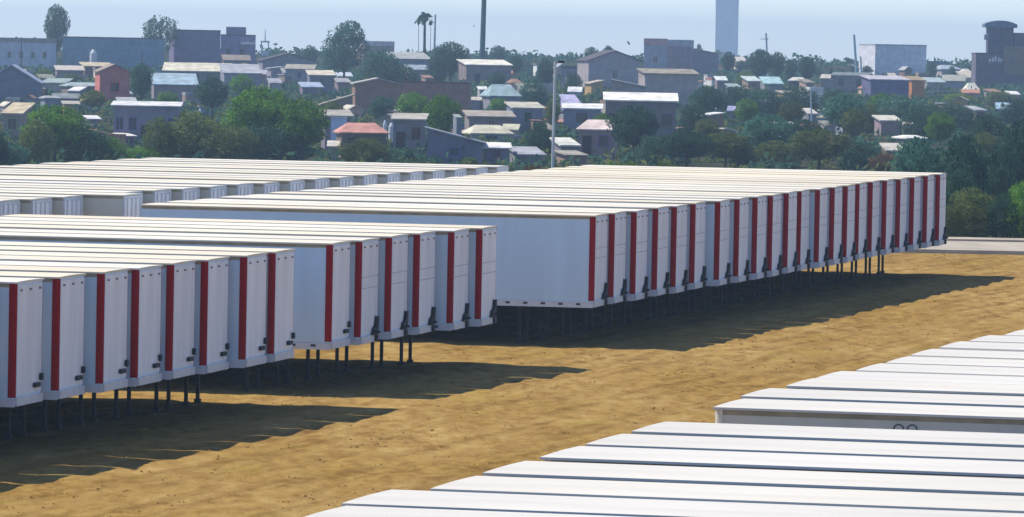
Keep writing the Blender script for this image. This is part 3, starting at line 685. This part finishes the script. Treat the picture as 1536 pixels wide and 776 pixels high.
H(60,84,112,117,130,(.22,.22,.30),(.60,.62,.56),'hut with pale roof beside the yellow-green patch','slab',n=0,depth=3,name='hut',cat='hut')
H(176,200,136,140,152,(.20,.16,.2),(.5,.46,.42),'lean-to with dull roof against the pink-red house','slab',n=0,depth=2,name='shed',cat='shed')
H(404,424,118,124,140,(.26,.22,.30),(.40,.38,.42),'mauve shack above the brightest green tree','slab',n=0,depth=3,name='shed',cat='shed')
H(452,486,124,130,146,(.15,.17,.34),(.42,.48,.60),'deep blue shack left of the rising pale roof','slab',n=1,depth=3,name='shed',cat='shed')
H(612,646,98,104,126,(.22,.26,.42),(.45,.55,.66),'blue-grey hut below the palms','slab',n=1,depth=3,name='hut',cat='hut')
H(700,722,146,150,168,(.24,.2,.3),(.82,.80,.74),'shack with narrow white roof at the end of the brown hall','slab',n=0,depth=2,name='shed',cat='shed')
H(738,762,178,183,200,(.3,.28,.34),(.7,.68,.6),'shack with bent pale roof above the low white roof','slab',n=0,depth=2,name='shed',cat='shed')
H(786,812,176,181,196,(.16,.18,.28),(.6,.62,.58),'dark shack with grey-white roof left of the lamp post','slab',n=0,depth=2,name='shed',cat='shed')
H(838,856,172,178,192,(.2,.22,.34),(.5,.56,.6),'narrow blue shack right of the lamp post','slab',n=0,depth=2,name='shed',cat='shed')
H(926,960,106,112,130,(.30,.27,.36),(.44,.42,.48),'lilac-grey house in front of the mauve gable','slab',n=1,depth=4)
H(1092,1112,126,130,142,(.16,.2,.34),(.44,.56,.60),'little blue hut below the yellow-green bush','slab',n=0,depth=2,name='hut',cat='hut')
H(1180,1204,138,143,156,(.2,.24,.38),(.4,.46,.54),'slate-roofed hut in the dark thicket','slab',n=0,depth=2.5,name='hut',cat='hut')
H(1418,1440,158,163,174,(.22,.26,.36),(.5,.56,.58),'grey-roofed hut left of the small pale hut','slab',n=0,depth=2.5,name='hut',cat='hut')

# small shacks packed between the larger houses
LMK = [(30,128,'the slate-blue gable'),(172,130,'the pink-red house'),(290,100,'the long cream roof'),(262,120,'the teal sheet roof'),(218,156,'the long white roof edge'),(145,84,'the blue-green warehouse'),(318,70,'the stepped purple block'),
  (434,90,'the low purple gable'),(483,108,'the cream-roofed dark house'),(410,140,'the brightest green tree'),(568,122,'the arched brown hall'),(655,124,'the wide brown hall'),(545,190,'the salmon tiled roof'),(613,174,'the white roof by the round trees'),
  (690,205,'the falling pale roof'),(733,96,'the cream-edged house'),(737,170,'the long cream roof by the lamp post'),(757,136,'the grey-green hip roof'),(829,150,'the lamp post'),(893,186,'the rounded pinkish roof'),(922,88,'the mauve gable'),
  (960,146,'the brilliant white roof'),(1007,107,'the white-edged grey-blue house'),(1089,90,'the tall tower'),(1160,120,'the teal roof'),(1210,100,'the dark oval tree'),(1275,111,'the long low house'),(1350,90,'the pale box building'),
  (1378,132,'the orange wall'),(1335,178,'the mint house'),(1343,220,'the gleaming white shed'),(1440,200,'the big right-hand tree'),(1500,100,'the dark tower building'),(1465,167,'the small pale hut'),(1220,166,'the tiny white-roofed shed')]
cols = [('tan',(.42,.32,.22)),('grey',(.32,.32,.33)),('ochre',(.50,.33,.13)),('pinkish',(.48,.30,.26)),('off-white',(.66,.63,.56)),('brown',(.24,.16,.11)),('blue',(.18,.25,.42)),('brick-red',(.40,.16,.11))]
rcols = [('rusty',(.34,.20,.13)),('pale',(.66,.62,.54)),('grey sheet',(.42,.43,.43)),('white',(.80,.77,.70)),('tan',(.52,.44,.33)),('terracotta',(.48,.24,.16))]
hr3 = random.Random(21); used = set(); spots = []
cand = [(hr3.uniform(4,1530), hr3.uniform(97,212)) for _ in range(4000)]
for (x_, y_) in cand:
    if len(spots) >= 122: break
    if any(abs(x_-a) < 19 and abs(y_-b) < 8 for a, b in spots): continue
    if (330 < x_ < 500 and y_ > 128) or (x_ > 1400 and y_ > 185) or (540 < x_ < 700 and 118 < y_ < 165): continue
    lm = min(LMK, key=lambda q: (abs(q[0]-x_))+1.5*abs(q[1]-y_))
    side = ('left of' if x_ < lm[0] else 'right of') if abs(x_-lm[0]) > 1.2*abs(y_-lm[1]) else ('above' if y_ < lm[1] else 'below')
    ok = None
    for _ in range(20):
        c_ = hr3.choice(cols); r_ = hr3.choice(rcols); kk = (c_[0], r_[0], side, lm[2])
        if kk not in used: ok = kk; break
    if not ok: continue
    used.add(ok); spots.append((x_, y_)); wpx = hr3.uniform(13, 34)*(.75+.004*(y_-90)); 
    yb_ = y_ + hr3.uniform(10, 17); kd = hr3.choice(('slab','slab','flat','gable','hip','left','right'))
    rz = hr3.uniform(2.5, 6)
    H(x_-wpx/2, x_+wpx/2, y_-rz, y_, yb_+3, c_[1], r_[1], '%s shack with %s roof %s %s' % (c_[0], r_[0], side, lm[2]), kd, n=hr3.choice((0,1,1,2)), depth=hr3.uniform(2.5,4.5), name='shack', cat='shack')

# small tanks and posts on the hill
M_wh = cmat((.75,.75,.73))
def tank(x, yt, yb, w, label, D=None):
    D = D or hillD(x, yb); k = D/F; P = at(x, yb, D); zg = ground_z(D); r = w*k/2; h = at(x, yt, D).z-zg
    o = empty('water_tank', (P.x, D, zg)); m = MB().cyl((0,0,0), (0,0,h*.8), r, n=16).cyl((0,0,h*.8+.002), (0,0,h), r*.95, r*.3, n=16); m.build('tank', M_wh, o)
    MB().cyl((0,0,h+.002), (0,0,h+.12), r*.25, n=10).build('lid', M_steel, o); tag(o, label, 'tank')
tank(140, 74, 98, 11, 'tall pale water tank in front of the blue-green warehouse', D=1085)
tank(577, 180, 214, 6, 'slim white tank right of the salmon tiled roof')
tank(587, 184, 214, 9, 'squat white tank between tiled roof and blue house')
tank(806, 195, 220, 8, 'small white tank left of the lamp post')
tank(1114, 208, 226, 8, 'small pale tank among the central bushes')
tank(227, 207, 222, 17, 'wide white tank beside the olive bushes on the left')

# ------------------------------------------------------------------ poles, tower, palms
def pole(xt, yt, xb, yb, w, m, label, D, arms=(), name='utility_pole', cat='pole'):
    P = at(xb, yb, D); T = at(xt, yt, D); zg = ground_z(D)
    o = empty(name, (P.x, D, zg)); r = w*D/F/2; k = D/F
    lean = T.x - P.x
    b = Vector((0, 0, 0)); base = Vector((-lean*(P.z-zg)/(T.z-P.z), 0, -.2)); top = Vector((lean, 0, T.z-zg))
    MB().cyl(base, top, r*1.12, r*.85, n=12).build('shaft', m, o, smooth=False)
    for (kind, dy, wl, wr) in arms:
        z = T.z - zg - dy*k; cx = lean*(1-dy/(yb-yt))
        if kind == 'cross':
            a = MB().box(cx-wl*k, cx+wr*k, -.06-r, .0-r, z-.06, z+.06).build('cross_arm', m, o)
            ins = MB()
            for q in (-wl*k*.9, -wl*k*.4, wr*k*.4, wr*k*.9): ins.cyl((cx+q, -.03-r, z+.062), (cx+q, -.03-r, z+.22), .04, n=6)
            ins.build('insulator', M_glass, a)
        else:
            s = 1 if wr else -1; Lm = (wr or wl)*k
            a = MB().cyl((cx, 0, z), (cx+s*Lm*.6, 0, z+.10), .035, n=8).cyl((cx+s*Lm*.6, 0, z+.10), (cx+s*Lm, 0, z+.12), .03, n=8).build('lamp_arm', m, o)
            MB().box(cx+s*Lm-.02, cx+s*(Lm+.0)+s*.34, -.12, .12, z+.05, z+.17).build('lamp_head', M_steel, a, bevel=.03)
    tag(o, label, cat); return o
M_pg = mat('dark green pole paint', (.05,.12,.11), .5, var=.2)
M_pl = mat('pale galvanised pole', (.50,.56,.58), .5, var=.15)
M_pw = mat('pale thin pole', (.40,.50,.50), .6)
M_wood = mat('weathered wood', (.13,.12,.11), .8, var=.3)
pole(728,-60,723,94,8.0,M_pg,'very tall thick dark green pole rising out of the picture',1000,name='tall_pole')
pole(833,92,829,246,4.6,M_pl,'pale grey lamp post standing behind the trailers',300,arms=(('lamp',4,0,4),),name='lamp_post',cat='lamp post')
pole(653,22,651,92,3.4,M_pw,'thin pale pole right of the palms',1050)
pole(1149,50,1151,92,3.2,M_pw,'slim pole with crossarm above the round trees',1100,arms=(('cross',9,9,3),))
pole(1281,52,1285,112,4.0,M_pw,'leaning pale pole left of the box building',1080)
pole(1291,85,1292,112,3.0,M_pw,'short thin post beside the leaning pale pole',1070)
pole(32,56,32,98,2.2,M_wood,'thin dark pole on the far left in front of the pale building',1050)
pole(213,78,212,118,2.2,M_wood,'thin post beside the dark narrow tree',900)
pole(1216,134,1217,172,2.4,M_pl,'short pale post in the trees right of centre',640)
# rooftop mast on a lattice stand
D=hillD(397,96); k=D/F; P=at(397,96,D); zg=ground_z(D); o=empty('antenna_mast',(P.x,D,zg)); z0=at(397,84,D).z-zg; z1=at(397,64,D).z-zg; z2=at(396,43,D).z-zg
m=MB()
for s in (-1,1): m.box(s*.75-.12,s*.75+.12,-.1,.1,0,z1)
m.build('stand',M_pw,o); m=MB(); m.box(-.95,.95,-.3,.3,z1+.002,z1+.35); m.build('platform',M_pw,o)
MB().cyl((0,0,z1+.352),(0,0,z2),.16,.05,8).build('mast',M_pw,o); MB().box(-.62,.62,-.25,.25,z0,z0+1.0).build('cabinet',cmat((.5,.62,.64)),o)
tag(o,'small mast on a pale lattice stand on the ridge left of the airy tree','antenna')
# tall square tower
D=3000; k=D/F; P=at(1089,104,D); zg=ground_z(D); o=empty('water_tower',(P.x,D,zg)); 
M_tw=mat('pale concrete tower',(.84,.84,.82),.85,var=.08,scale=.3)
zb=at(1089,9,D).z-zg; zt=at(1089,0,D).z-zg; W=17.2*k
MB().box(-W,W,0,2*W,-.5,zb).build('shaft',M_tw,o)
MB().box(-W-.05,W+.05,-.05,2*W+.05,zb+.002,zt).build('pale_band',mat('lighter band',(.80,.80,.80),.8,var=.08),o)
MB().box(-W,W,0,2*W,zt+.002,zt+3).build('upper_shaft',M_tw,o)
tag(o,'tall pale grey tower with a lighter band rising above the hilltop','tower')
# palms
def palm(x, yt, yb, w, label, D):
    P = at(x, yb, D); zg = ground_z(D); k = D/F; z = at(x, yt, D).z-zg; W = w*k; o = empty('palm_tree', (P.x, D, zg))
    zc = z - W*.30
    MB().cyl((0,0,-.2), (.03,0,zc*.5), .33 if w > 15 else .07, .25 if w > 15 else .05, 8).cyl((.03,0,zc*.5), (0,0,zc), .25 if w > 15 else .05, .20 if w > 15 else .04, 8).build('trunk', M_bark, o)
    rnd = random.Random(int(x)); fr = MB()
    for q in range(30):
        a = rnd.random()*6.28; el = rnd.uniform(-.7, 1.2); Lf = W*.52*rnd.uniform(.8,1.1)
        pts = [Vector((math.cos(a)*math.cos(el)*Lf*t, math.sin(a)*math.cos(el)*Lf*t, zc + math.sin(el)*Lf*t - .55*Lf*t*t)) for t in (0,.35,.7,1)]
        sd = Vector((-math.sin(a), math.cos(a), .3)).normalized()
        wd = [.05, .13*W, .15*W, .03]
        i = len(fr.v)
        for p, ww in zip(pts, wd): fr.v += [tuple(p-sd*ww), tuple(p+sd*ww)]
        for j in range(3): fr.f.append((i+2*j, i+2*j+1, i+2*j+3, i+2*j+2))
    fr.build('fronds', LM['dark'], o, fixn=False)
    tag(o, label, 'palm tree')
palm(636,16,96,25,'tall fan palm standing alone against the sky',1030)
palm(627,26,96,14,'smaller palm head just left of the tall palm',1034)
palm(645,30,96,10,'small narrow palm head just right of the tall palm',1036)
# birds
def bird(x, y, D, s, label):
    P = at(x, y, D); o = empty('bird', tuple(P)); k = D/F*s
    b = MB().cyl((-.45*k,0,0), (0,0,0), .03*k, .13*k, 8).cyl((0,0,0), (.4*k,0,.03*k), .13*k, .04*k, 8).build('body', M_dark, o)
    for q in (-1, 1): MB().prism([(-.25*k, 0), (.25*k, 0), (.1*k, q*.9*k), (-.15*k, q*.9*k)], 'z', .02*k, .05*k).build('wing', M_dark, o)
    o.rotation_euler = (R(35), 0, R(20)); tag(o, label, 'bird')
bird(943, 65, 500, 5.5, 'dark bird in the sky above the mauve gabled house')
bird(711, 39, 600, 2.6, 'tiny dark bird in the sky left of the tall green pole')

# ------------------------------------------------------------------ trees
T = tree
T(84,3,98,38,'tall','dark','tall dark cypress towering over the left ridge')
T(240,20,98,62,'airy','teal','feathery grey-green tree behind the left warehouse',D=1110)
T(516,27,126,74,'lean','teal','big ragged tree leaning right on the ridge')
T(465,66,112,26,'airy','teal','small airy tree on the ridge left of the ragged tree')
T(675,60,128,56,'tall','dark','broad dark pointed tree right of the palms')
T(655,74,130,34,'bush','dark','dark bush at the foot of the thin pale pole')
T(747,67,102,26,'round','teal','small round tree right of the tall green pole')
T(728,74,102,12,'bush','teal','little bush at the foot of the tall green pole')
T(772,82,120,28,'round','dark','low dark tree right of the cream roof edge')
T(818,88,140,32,'round','dark','dark round tree just left of the lamp post top')
T(886,69,112,26,'round','dark','dark tree at the left corner of the mauve house')
T(912,67,112,24,'round','teal','small tree peeping over the mauve house roof')
T(1048,62,104,14,'bush','dark','small bush top over the purple house')
T(1092,76,116,24,'round','dark','dark tree at the foot of the tall tower')
T(1140,72,128,46,'round','dark','large dark round tree right of the tall tower')
T(1166,76,126,26,'round','dark','dark rounded tree second right of the tall tower')
T(1185,88,128,22,'round','dark','small grey-green tree left of the dark oval tree')
T(1210,83,132,26,'tall','dark','dark oval tree on the right-hand ridge')
T(1247,100,124,10,'bush','dark','tiny dark tree alone on the ridge line')
T(1118,104,132,32,'bush','lime','yellow-green bush below the tall tower')
T(570,66,142,74,'bush','dark','dark tree mass right of the ragged tree')
T(604,92,142,60,'bush','dark','dark shrubs below the palms')
T(212,92,162,36,'tall','dark','narrow dark tree beside the pink house')
T(318,113,178,56,'round','dark','blue-dark tree left of the big green tree')
T(390,126,246,120,'round','green','big bright green tree above the back left row')
T(448,146,248,100,'round','green','second big green tree right of the brightest one')
T(410,180,248,140,'bush','dark','dark undergrowth below the two big green trees')
T(290,158,246,120,'bush','olive','olive bush mass left of the big green tree')
T(240,166,246,60,'bush','olive','small olive bush beside the blue long building')
T(345,180,248,90,'bush','olive','olive-brown bush under the big green tree')
T(82,154,246,104,'round','green','leafy green tree at the left above the roofs')
T(55,170,250,60,'bush','olive','olive bush left of the left-hand green tree')
T(126,182,246,90,'bush','dark','dark green bush right of the left-hand green tree')
T(160,200,246,80,'bush','green','low green bush below the long white roof edge')
T(210,218,246,70,'bush','green','low bright bush left of the olive mass')
T(18,212,252,60,'bush','teal','grey-green bush at the left edge')
T(-4,190,252,40,'bush','dark','dark bush cut by the left edge')
T(110,108,134,40,'bush','olive','small bush between the slate gable and the pink house')
T(66,100,124,28,'bush','lime','yellow-green patch of bush beside the slate-blue gable')
T(574,143,192,46,'round','teal','round tree left of the pair before the brown hall')
T(618,136,200,54,'round','green','round green tree in front of the brown hall')
T(662,140,222,66,'round','green','larger round green tree at the right of the brown hall')
T(548,202,248,90,'bush','olive','olive brown bush under the salmon tiled roof')
T(610,218,248,50,'bush','dark','dark bush in front of the blue-walled house')
T(705,234,250,30,'bush','lime','small yellow-green weed bush at the roof edge')
T(808,176,236,48,'bush','dark','dark bush left of the lamp post')
T(800,112,170,50,'bush','teal','grey-green bush between roofs left of the lamp post')
T(860,104,150,30,'bush','dark','dark bush right of the lamp post top')
T(800,236,256,80,'bush','brown','dry brown bush at the foot of the lamp post',D=298)
T(862,238,256,60,'bush','brown','dry brown bush right of the lamp post foot',D=298)
T(938,228,256,90,'bush','lime','bright green scrub beside the dry brown bush',D=312)
T(1000,226,256,70,'bush','olive','olive scrub right of the bright green scrub',D=312)
T(950,154,244,84,'round','dark','big dark tree under the brilliant white roof')
T(985,196,248,70,'bush','dark','dark bush right of the big dark tree')
T(1030,194,252,90,'round','dark','rounded dark tree in the centre of the treeline')
T(1088,196,252,80,'round','olive','olive tree right of the rounded dark tree')
T(1060,126,190,60,'round','dark','dark tree behind the pale blue house')
T(1105,124,176,80,'bush','dark','blue-dark thicket on the right of the centre')
T(1150,130,186,80,'bush','dark','blue-dark thicket under the teal roof')
T(1040,150,210,50,'bush','dark','dark bush right end of the brilliant white roof')
T(1150,168,250,90,'round','teal','grey-green tree among the central bushes')
T(1165,206,254,90,'bush','olive','olive bush below the mossy shed roof')
T(1120,212,252,60,'bush','dark','dark bush left of the olive bush')
T(1205,176,240,70,'round','dark','dark tree behind the tiny white-roofed shed')
T(1228,192,256,110,'round','olive','large olive-dark tree above the long row')
T(1265,138,208,76,'round','teal','light grey-green tree in the right middle')
T(1300,150,200,60,'bush','olive','olive bush right of the light grey-green tree')
T(1200,124,176,70,'bush','dark','dark thicket under the dark oval tree')
T(1255,130,176,60,'bush','dark','dark thicket under the long low house')
T(1290,206,256,80,'bush','dark','dark bush at the far end of the long row roofs')
T(1350,136,196,90,'bush','teal','grey-green thicket below the orange-walled house')
T(1390,150,212,90,'bush','dark','dark thicket right of the mint house')
T(1330,226,258,60,'bush','brown','dry brush below the gleaming white shed')
T(1375,200,268,90,'round','teal','spreading tree left of the big right-hand tree',D=345)
T(1440,194,330,100,'round','teal','big tree beside the far end of the long row',D=330)
T(1438,240,357,70,'bush','dark','dark bush below the big right-hand tree',D=306)
T(1460,272,357,90,'bush','olive','brownish-green bush right of the last trailer',D=298)
T(1424,300,358,50,'bush','olive','small olive bush touching the last trailer',D=296)
T(1505,280,357,56,'bush','dark','dark green bush behind the pale kerb',D=297)
T(1534,262,357,60,'bush','green','green bush at the right edge behind the kerb',D=297)
T(1500,210,320,90,'round','dark','dark tree near the right edge',D=345)
T(1480,160,250,80,'bush','dark','blue-dark thicket on the right slope')
T(1530,176,280,90,'round','dark','dark tree cut by the right edge',D=360)
T(1430,150,200,80,'bush','dark','dark shrubs left of the pale hut')
T(1525,142,196,60,'bush','dark','dark shrubs under the tower building')
T(1440,138,160,60,'bush','lime','yellow-green strip of shrubs below the cream hut')
T(1500,134,160,50,'bush','olive','olive shrubs in front of the tower building')

for (x_, y_, w_, kd, cl, lb) in ((20,66,20,'bush','teal','small bush top behind the pale building at far left'),(400,92,22,'bush','dark','bush at the foot of the lattice stand'),(438,88,18,'round','teal','small tree left of the airy ridge tree'),
  (492,88,22,'bush','dark','dark bush left of the ragged tree'),(606,80,16,'round','dark','small round tree left of the palms'),(700,82,20,'round','dark','dark tree top left of the tall green pole'),(790,90,24,'bush','teal','bush top between the two low dark ridge trees'),
  (850,96,20,'bush','dark','bush top left of the mauve house'),(1060,84,14,'round','teal','slim tree left of the tower foot'),(1112,90,24,'round','teal','grey-green tree between tower and large dark tree'),
  (1196,96,20,'bush','dark','dark bush left of the dark oval tree'),(1226,98,18,'bush','teal','grey bush right of the dark oval tree'),(1262,102,16,'bush','dark','low bush right of the tiny ridge tree'),(1300,98,16,'round','dark','small tree against the pale box building'),
  (1398,90,16,'bush','dark','bush at the right corner of the pale box building'),(1428,96,16,'bush','teal','small bush above the slate-blue roof'),(1455,98,18,'round','dark','small dark tree left of the tower building')):
    T(x_, y_, 112, w_, kd, cl, lb, D=1190)
for (x_, y_, b_, w_, kd, cl, lb) in ((140,134,170,44,'round','olive','olive tree below the low mossy roof'),(46,146,190,40,'bush','teal','grey-green bush under the slate gable'),(250,136,166,36,'round','green','green tree against the blue-violet house'),
  (362,110,150,40,'round','green','green tree behind the brightest green tree'),(500,150,196,36,'round','olive','olive tree left of the brown hall'),(748,146,176,30,'round','green','small green tree above the long cream roof'),
  (745,106,142,30,'round','teal','grey-green tree below the cream-edged house'),(905,168,214,40,'round','green','green tree left of the brilliant white roof'),(828,150,200,26,'round','olive','olive tree right behind the lamp post'),
  (1010,120,160,34,'round','teal','grey-green tree before the grey-blue house'),(1120,146,196,40,'round','green','green tree in the dark thicket'),(1186,150,204,44,'round','olive','olive tree left of the tiny white-roofed shed'),
  (1320,138,180,40,'round','green','green tree left of the mint house'),(1410,166,226,50,'round','green','green tree in the right thicket'),(1476,196,262,50,'round','olive','olive tree right of the big right-hand tree'),
  (1280,160,220,44,'round','olive','olive tree below the light grey-green tree'),(1060,176,226,44,'round','olive','olive tree below the pale blue house'),(700,196,246,30,'bush','olive','olive bush in front of the falling pale roof')):
    T(x_, y_, b_, w_, kd, cl, lb)

# scrub: ground cover filling the hillside
rnd = random.Random(3); sc = MB()
def scrub(n, xr, yr, hh):
    for _ in range(n):
        D = rnd.uniform(*yr); x = rnd.uniform(-110, 1650); X = at(x, 200, D).x; z = ground_z(D); r = rnd.uniform(.6, 2.2)*D/600
        h = rnd.uniform(.4, 1.0)*hh
        pts = []
        for _ in range(14):
            a = rnd.random()*6.28; q = rnd.random()**.5*r
            pts.append((X+math.cos(a)*q, D+math.sin(a)*q, z + rnd.random()*h*(1-q/r*.7)))
        leaves(sc, pts, .22+.00035*D, rnd)
scrub(2500, 0, (330, 1220), 2.0); scrub(420, 0, (1270, 1335), 3.4)
so_ = sc.build('scrub', LM['dark'], fixn=False); tag(so_, 'low dark scrub covering the ground between the hillside houses', 'scrub', kind='stuff')
sc = MB(); scrub(900, 0, (330, 1000), 1.6)
so_ = sc.build('scrub', LM['olive'], fixn=False); tag(so_, 'olive green weeds scattered between the hillside houses', 'scrub', kind='stuff')

# dry grass tufts on the open yard
M_straw = leaf_mat('dry straw', (.28,.17,.04), (.38,.24,.07), (.50,.35,.12))
rnd = random.Random(5); gs = MB()
for _ in range(2200):
    Y = 78 + (rnd.random()**.8)*205; X = rnd.uniform(-.095*Y-1, .095*Y+1)
    z = ground_z(Y); 
    for _ in range(3):
        a = rnd.random()*6.28; L_ = rnd.uniform(.012,.035); lean = rnd.uniform(.3,1.2); wv = .014
        px, py = X+rnd.gauss(0,.09), Y+rnd.gauss(0,.12)
        dx, dy = math.cos(a)*L_*lean, math.sin(a)*L_*lean; i = len(gs.v)
        gs.v += [(px-wv*dy/L_*4, py, z-.02), (px+wv*4, py+.02, z-.02), (px+dx, py+dy, z+L_)]; gs.f.append((i, i+1, i+2))
go = gs.build('dry_grass', M_straw, fixn=False); tag(go, 'dry straw-coloured grass on the open yard between the trailer rows', 'grass', kind='stuff')

# ------------------------------------------------------------------ haze
hm = bpy.data.materials.new('air haze'); hm.use_nodes = True; n = hm.node_tree
for q in list(n.nodes):
    if q.type == 'BSDF_PRINCIPLED': n.nodes.remove(q)
pv = n.nodes.new('ShaderNodeVolumePrincipled'); pv.inputs['Color'].default_value = (.62,.82,1,1); pv.inputs['Density'].default_value =  .00023; pv.inputs['Anisotropy'].default_value = .3
n.links.new(pv.outputs[0], n.nodes['Material Output'].inputs['Volume'])
hb = MB().box(-1510, 1510, -70, 6010, -6, 44).build('haze', hm); tag(hb, 'pale blue haze in the air over the yard and hill', 'haze', kind='stuff')
